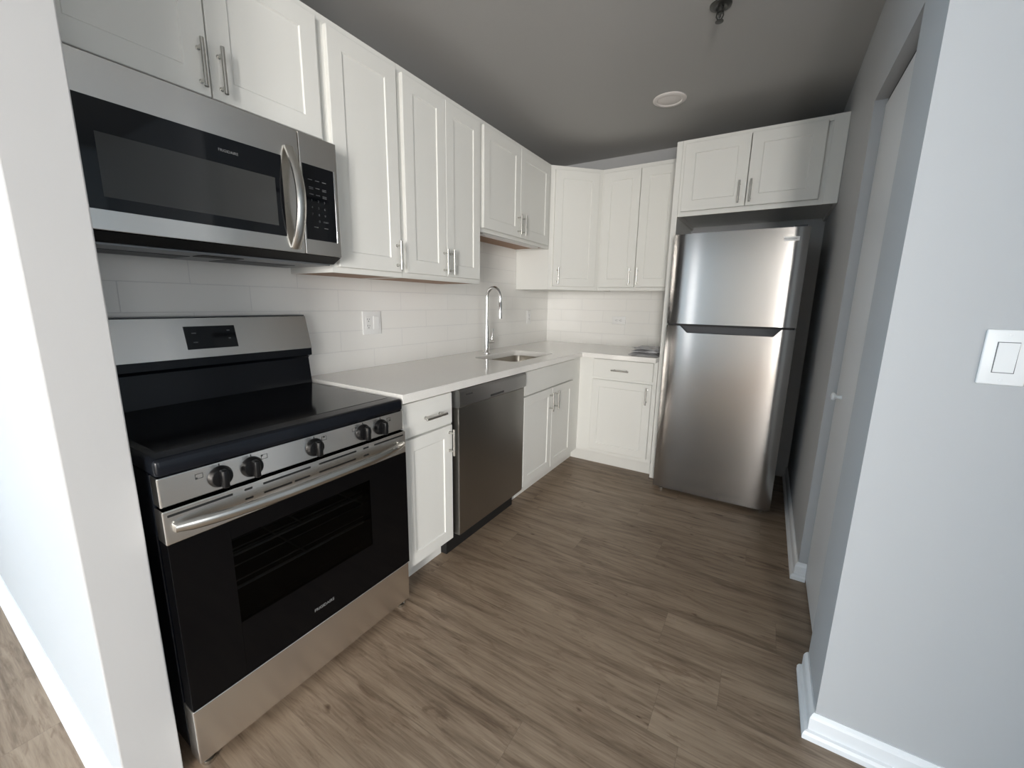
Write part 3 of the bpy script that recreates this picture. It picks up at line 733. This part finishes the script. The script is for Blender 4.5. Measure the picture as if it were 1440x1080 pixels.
# narrow plate right of the sink
t = thing('outlet', 'small white single outlet plate on left tile beyond the faucet near the corner', 'outlet', (.006, 2.873, 1.14), 'outlets on the tile')
b = BM(); box(b, .0062, .0122, 2.838, 2.908, 1.083, 1.199, .0025, 3); obj('cover_plate', b, M['plastic'], t, True)
b = BM(); box(b, .0118, .0142, 2.856, 2.890, 1.107, 1.175, .001); obj('receptacle', b, M['plastic'], t)
b = BM()
for z in (1.124, 1.158):
    for (dy, dz, w2, h2) in ((-.0062, .003, .0011, .0045), (.0062, .003, .0011, .0038), (0, -.008, .0024, .0024)): box(b, .0141, .0145, 2.873+dy-w2, 2.873+dy+w2, z+dz-h2, z+dz+h2)
obj('slots', b, M['greyplastic'], t)
# horizontal plate on the back tile
t = thing('outlet', 'white outlet plate set sideways on the back tile below corner cabinets', 'outlet', (.705, D-.006, 1.127), 'outlets on the tile')
yb = D-.0062
b = BM(); box(b, .645, .766, yb-.006, yb, 1.091, 1.162, .0025, 3); obj('cover_plate', b, M['plastic'], t, True)
b = BM(); box(b, .671, .740, yb-.008, yb-.0056, 1.110, 1.144, .001); obj('receptacle', b, M['plastic'], t)
b = BM()
for x in (.688, .723):
    for (dx, dz, w2, h2) in ((.003, -.0062, .0045, .0011), (.003, .0062, .0038, .0011), (-.008, 0, .0024, .0024)): box(b, x+dx-w2, x+dx+w2, yb-.0084, yb-.0079, 1.127+dz-h2, 1.127+dz+h2)
obj('slots', b, M['greyplastic'], t)
# light switch on the right
t = thing('light_switch', 'white rocker light switch plate on the pale grey right wall', 'switch', (2.2705, CY1, 1.162))
b = BM(); box(b, 2.2335, 2.3075, CY1-.0065, CY1-.0002, 1.1005, 1.2235, .003, 3); obj('cover_plate', b, M['plastic'], t, True)
b = BM(); prism(b, [(CY1-.006, 1.129), (CY1-.0075, 1.129), (CY1-.0105, 1.195), (CY1-.006, 1.195)], 'x', 2.2545, 2.2865); obj('rocker', b, M['plastic'], t)
b = BM(); box(b, 2.2530, 2.2880, CY1-.0068, CY1-.0062, 1.1275, 1.1965); obj('rocker_gap', b, M['greyplastic'], t)
for z in (1.2125, 1.1115):
    b = BM(); screw(b, (2.2705, CY1-.0064, z), (0, -1, 0)); obj('screw', b, M['plastic'], t, True)
# ceiling light
t = thing('recessed_light', 'round white recessed ceiling light, switched off', 'ceiling light', (1.172, 2.446, H))
b = BM(); lathe(b, (1.172, 2.446, H), (0, 0, -1), [(.094, .0002), (.094, .004), (.088, .008), (.072, .008), (.066, .003)], 48); obj('trim_ring', b, M['lens'], t, True)
b = BM(); lathe(b, (1.172, 2.446, H-.003), (0, 0, -1), [(.066, 0), (.064, .001), (.030, .003), (.005, .004)], 48); obj('lens', b, M['lens'], t, True)
# sprinkler
SPX, SPY = 1.508, 1.738
t = thing('fire_sprinkler', 'small dark metal fire sprinkler head hanging from the ceiling', 'sprinkler', (SPX, SPY, H))
b = BM(); lathe(b, (SPX, SPY, H), (0, 0, -1), [(.042, .0002), (.041, .004), (.030, .009), (.022, .010), (.018, .008)], 32); obj('escutcheon', b, M['bronze'], t, True)
b = BM(); lathe(b, (SPX, SPY, H-.006), (0, 0, -1), [(.011, 0), (.011, .016), (.014, .017), (.014, .022), (.006, .024), (.004, .040)], 20)
for s in (-1, 1): tube(b, [(SPX+s*.011, SPY, H-.024), (SPX+s*.013, SPY, H-.040), (SPX+s*.005, SPY, H-.055)], .003, 10)
obj('frame', b, M['bronze'], t, True)
b = BM(); lathe(b, (SPX, SPY, H-.053), (0, 0, -1), [(.006, 0), (.006, .004), (.016, .005), (.016, .0068), (.003, .008)], 20); obj('deflector', b, M['bronze'], t, True)
# under-cabinet light
t = thing('under_cabinet_light', 'slim white light bar under the short cabinet above the sink', 'light', (.24, 2.2, 1.69))
b = BM(); box(b, .205, .262, 1.83, 2.55, 1.676, 1.6915, .003); obj('housing', b, M['plastic'], t)
b = BM(); box(b, .212, .255, 1.86, 2.52, 1.6735, 1.6765, .001); obj('diffuser', b, M['lens'], t)

# folded bags / manuals at the counter end
def crumpled(x0, x1, y0, y1, z, th, seed, amp, ang):
    rnd = random.Random(seed); b = BM(); nx, ny = 22, 18; cx, cy = (x0+x1)/2, (y0+y1)/2
    ph = [(rnd.uniform(15, 60), rnd.uniform(15, 60), rnd.uniform(0, 6.3)) for _ in range(6)]
    def hgt(x, y): return sum(math.sin(a*x + c*y + p) for a, c, p in ph)/6
    T, B = [], []
    for j in range(ny+1):
        rt, rb = [], []
        for i in range(nx+1):
            s, q = i/nx, j/ny; x = x0+(x1-x0)*s; y = y0+(y1-y0)*q
            if i in (0, nx): x += rnd.uniform(-.004, .004)
            if j in (0, ny): y += rnd.uniform(-.004, .004)
            edge = min(1, 6*min(s, 1-s, q, 1-q)+.15)
            dx, dy = x-cx, y-cy; X = cx+dx*math.cos(ang)-dy*math.sin(ang); Y = cy+dx*math.sin(ang)+dy*math.cos(ang)
            h = abs(hgt(x, y))*amp*edge
            rt.append(b.verts.new((X, Y, z+th*edge+h))); rb.append(b.verts.new((X, Y, z+.0002)))
        T.append(rt); B.append(rb)
    for j in range(ny):
        for i in range(nx):
            b.faces.new((T[j][i], T[j][i+1], T[j+1][i+1], T[j+1][i])); b.faces.new((B[j+1][i], B[j+1][i+1], B[j][i+1], B[j][i]))
    for j in range(ny): b.faces.new((T[j][0], T[j+1][0], B[j+1][0], B[j][0])); b.faces.new((T[j+1][nx], T[j][nx], B[j][nx], B[j+1][nx]))
    for i in range(nx): b.faces.new((T[0][i+1], T[0][i], B[0][i], B[0][i+1])); b.faces.new((T[ny][i], T[ny][i+1], B[ny][i+1], B[ny][i]))
    return b
zz = ZC+.0002
for (x0, x1, y0, y1, th, sd, ang, mm, lab) in (
    (.972, 1.182, 2.650, 2.935, .009, 3, .02, 'bag', 'flat grey plastic document bag, lowest of the pile on the worktop end'),
    (.985, 1.180, 2.670, 2.930, .008, 5, -.05, 'paper', 'creased printed booklet in the middle of the pile on the worktop end'),
    (.995, 1.176, 2.680, 2.915, .008, 11, .03, 'bag', 'crumpled grey plastic bag on top of the pile at the worktop end')):
    bmh = crumpled(x0, x1, y0, y1, zz, th, sd, .020, ang)
    tag(obj('document_bag' if mm == 'bag' else 'booklet', bmh, M[mm], root=((x0+x1)/2, (y0+y1)/2, zz)), lab, 'bag' if mm == 'bag' else 'booklet', 'pile at the worktop end')
    zz += th + .0125
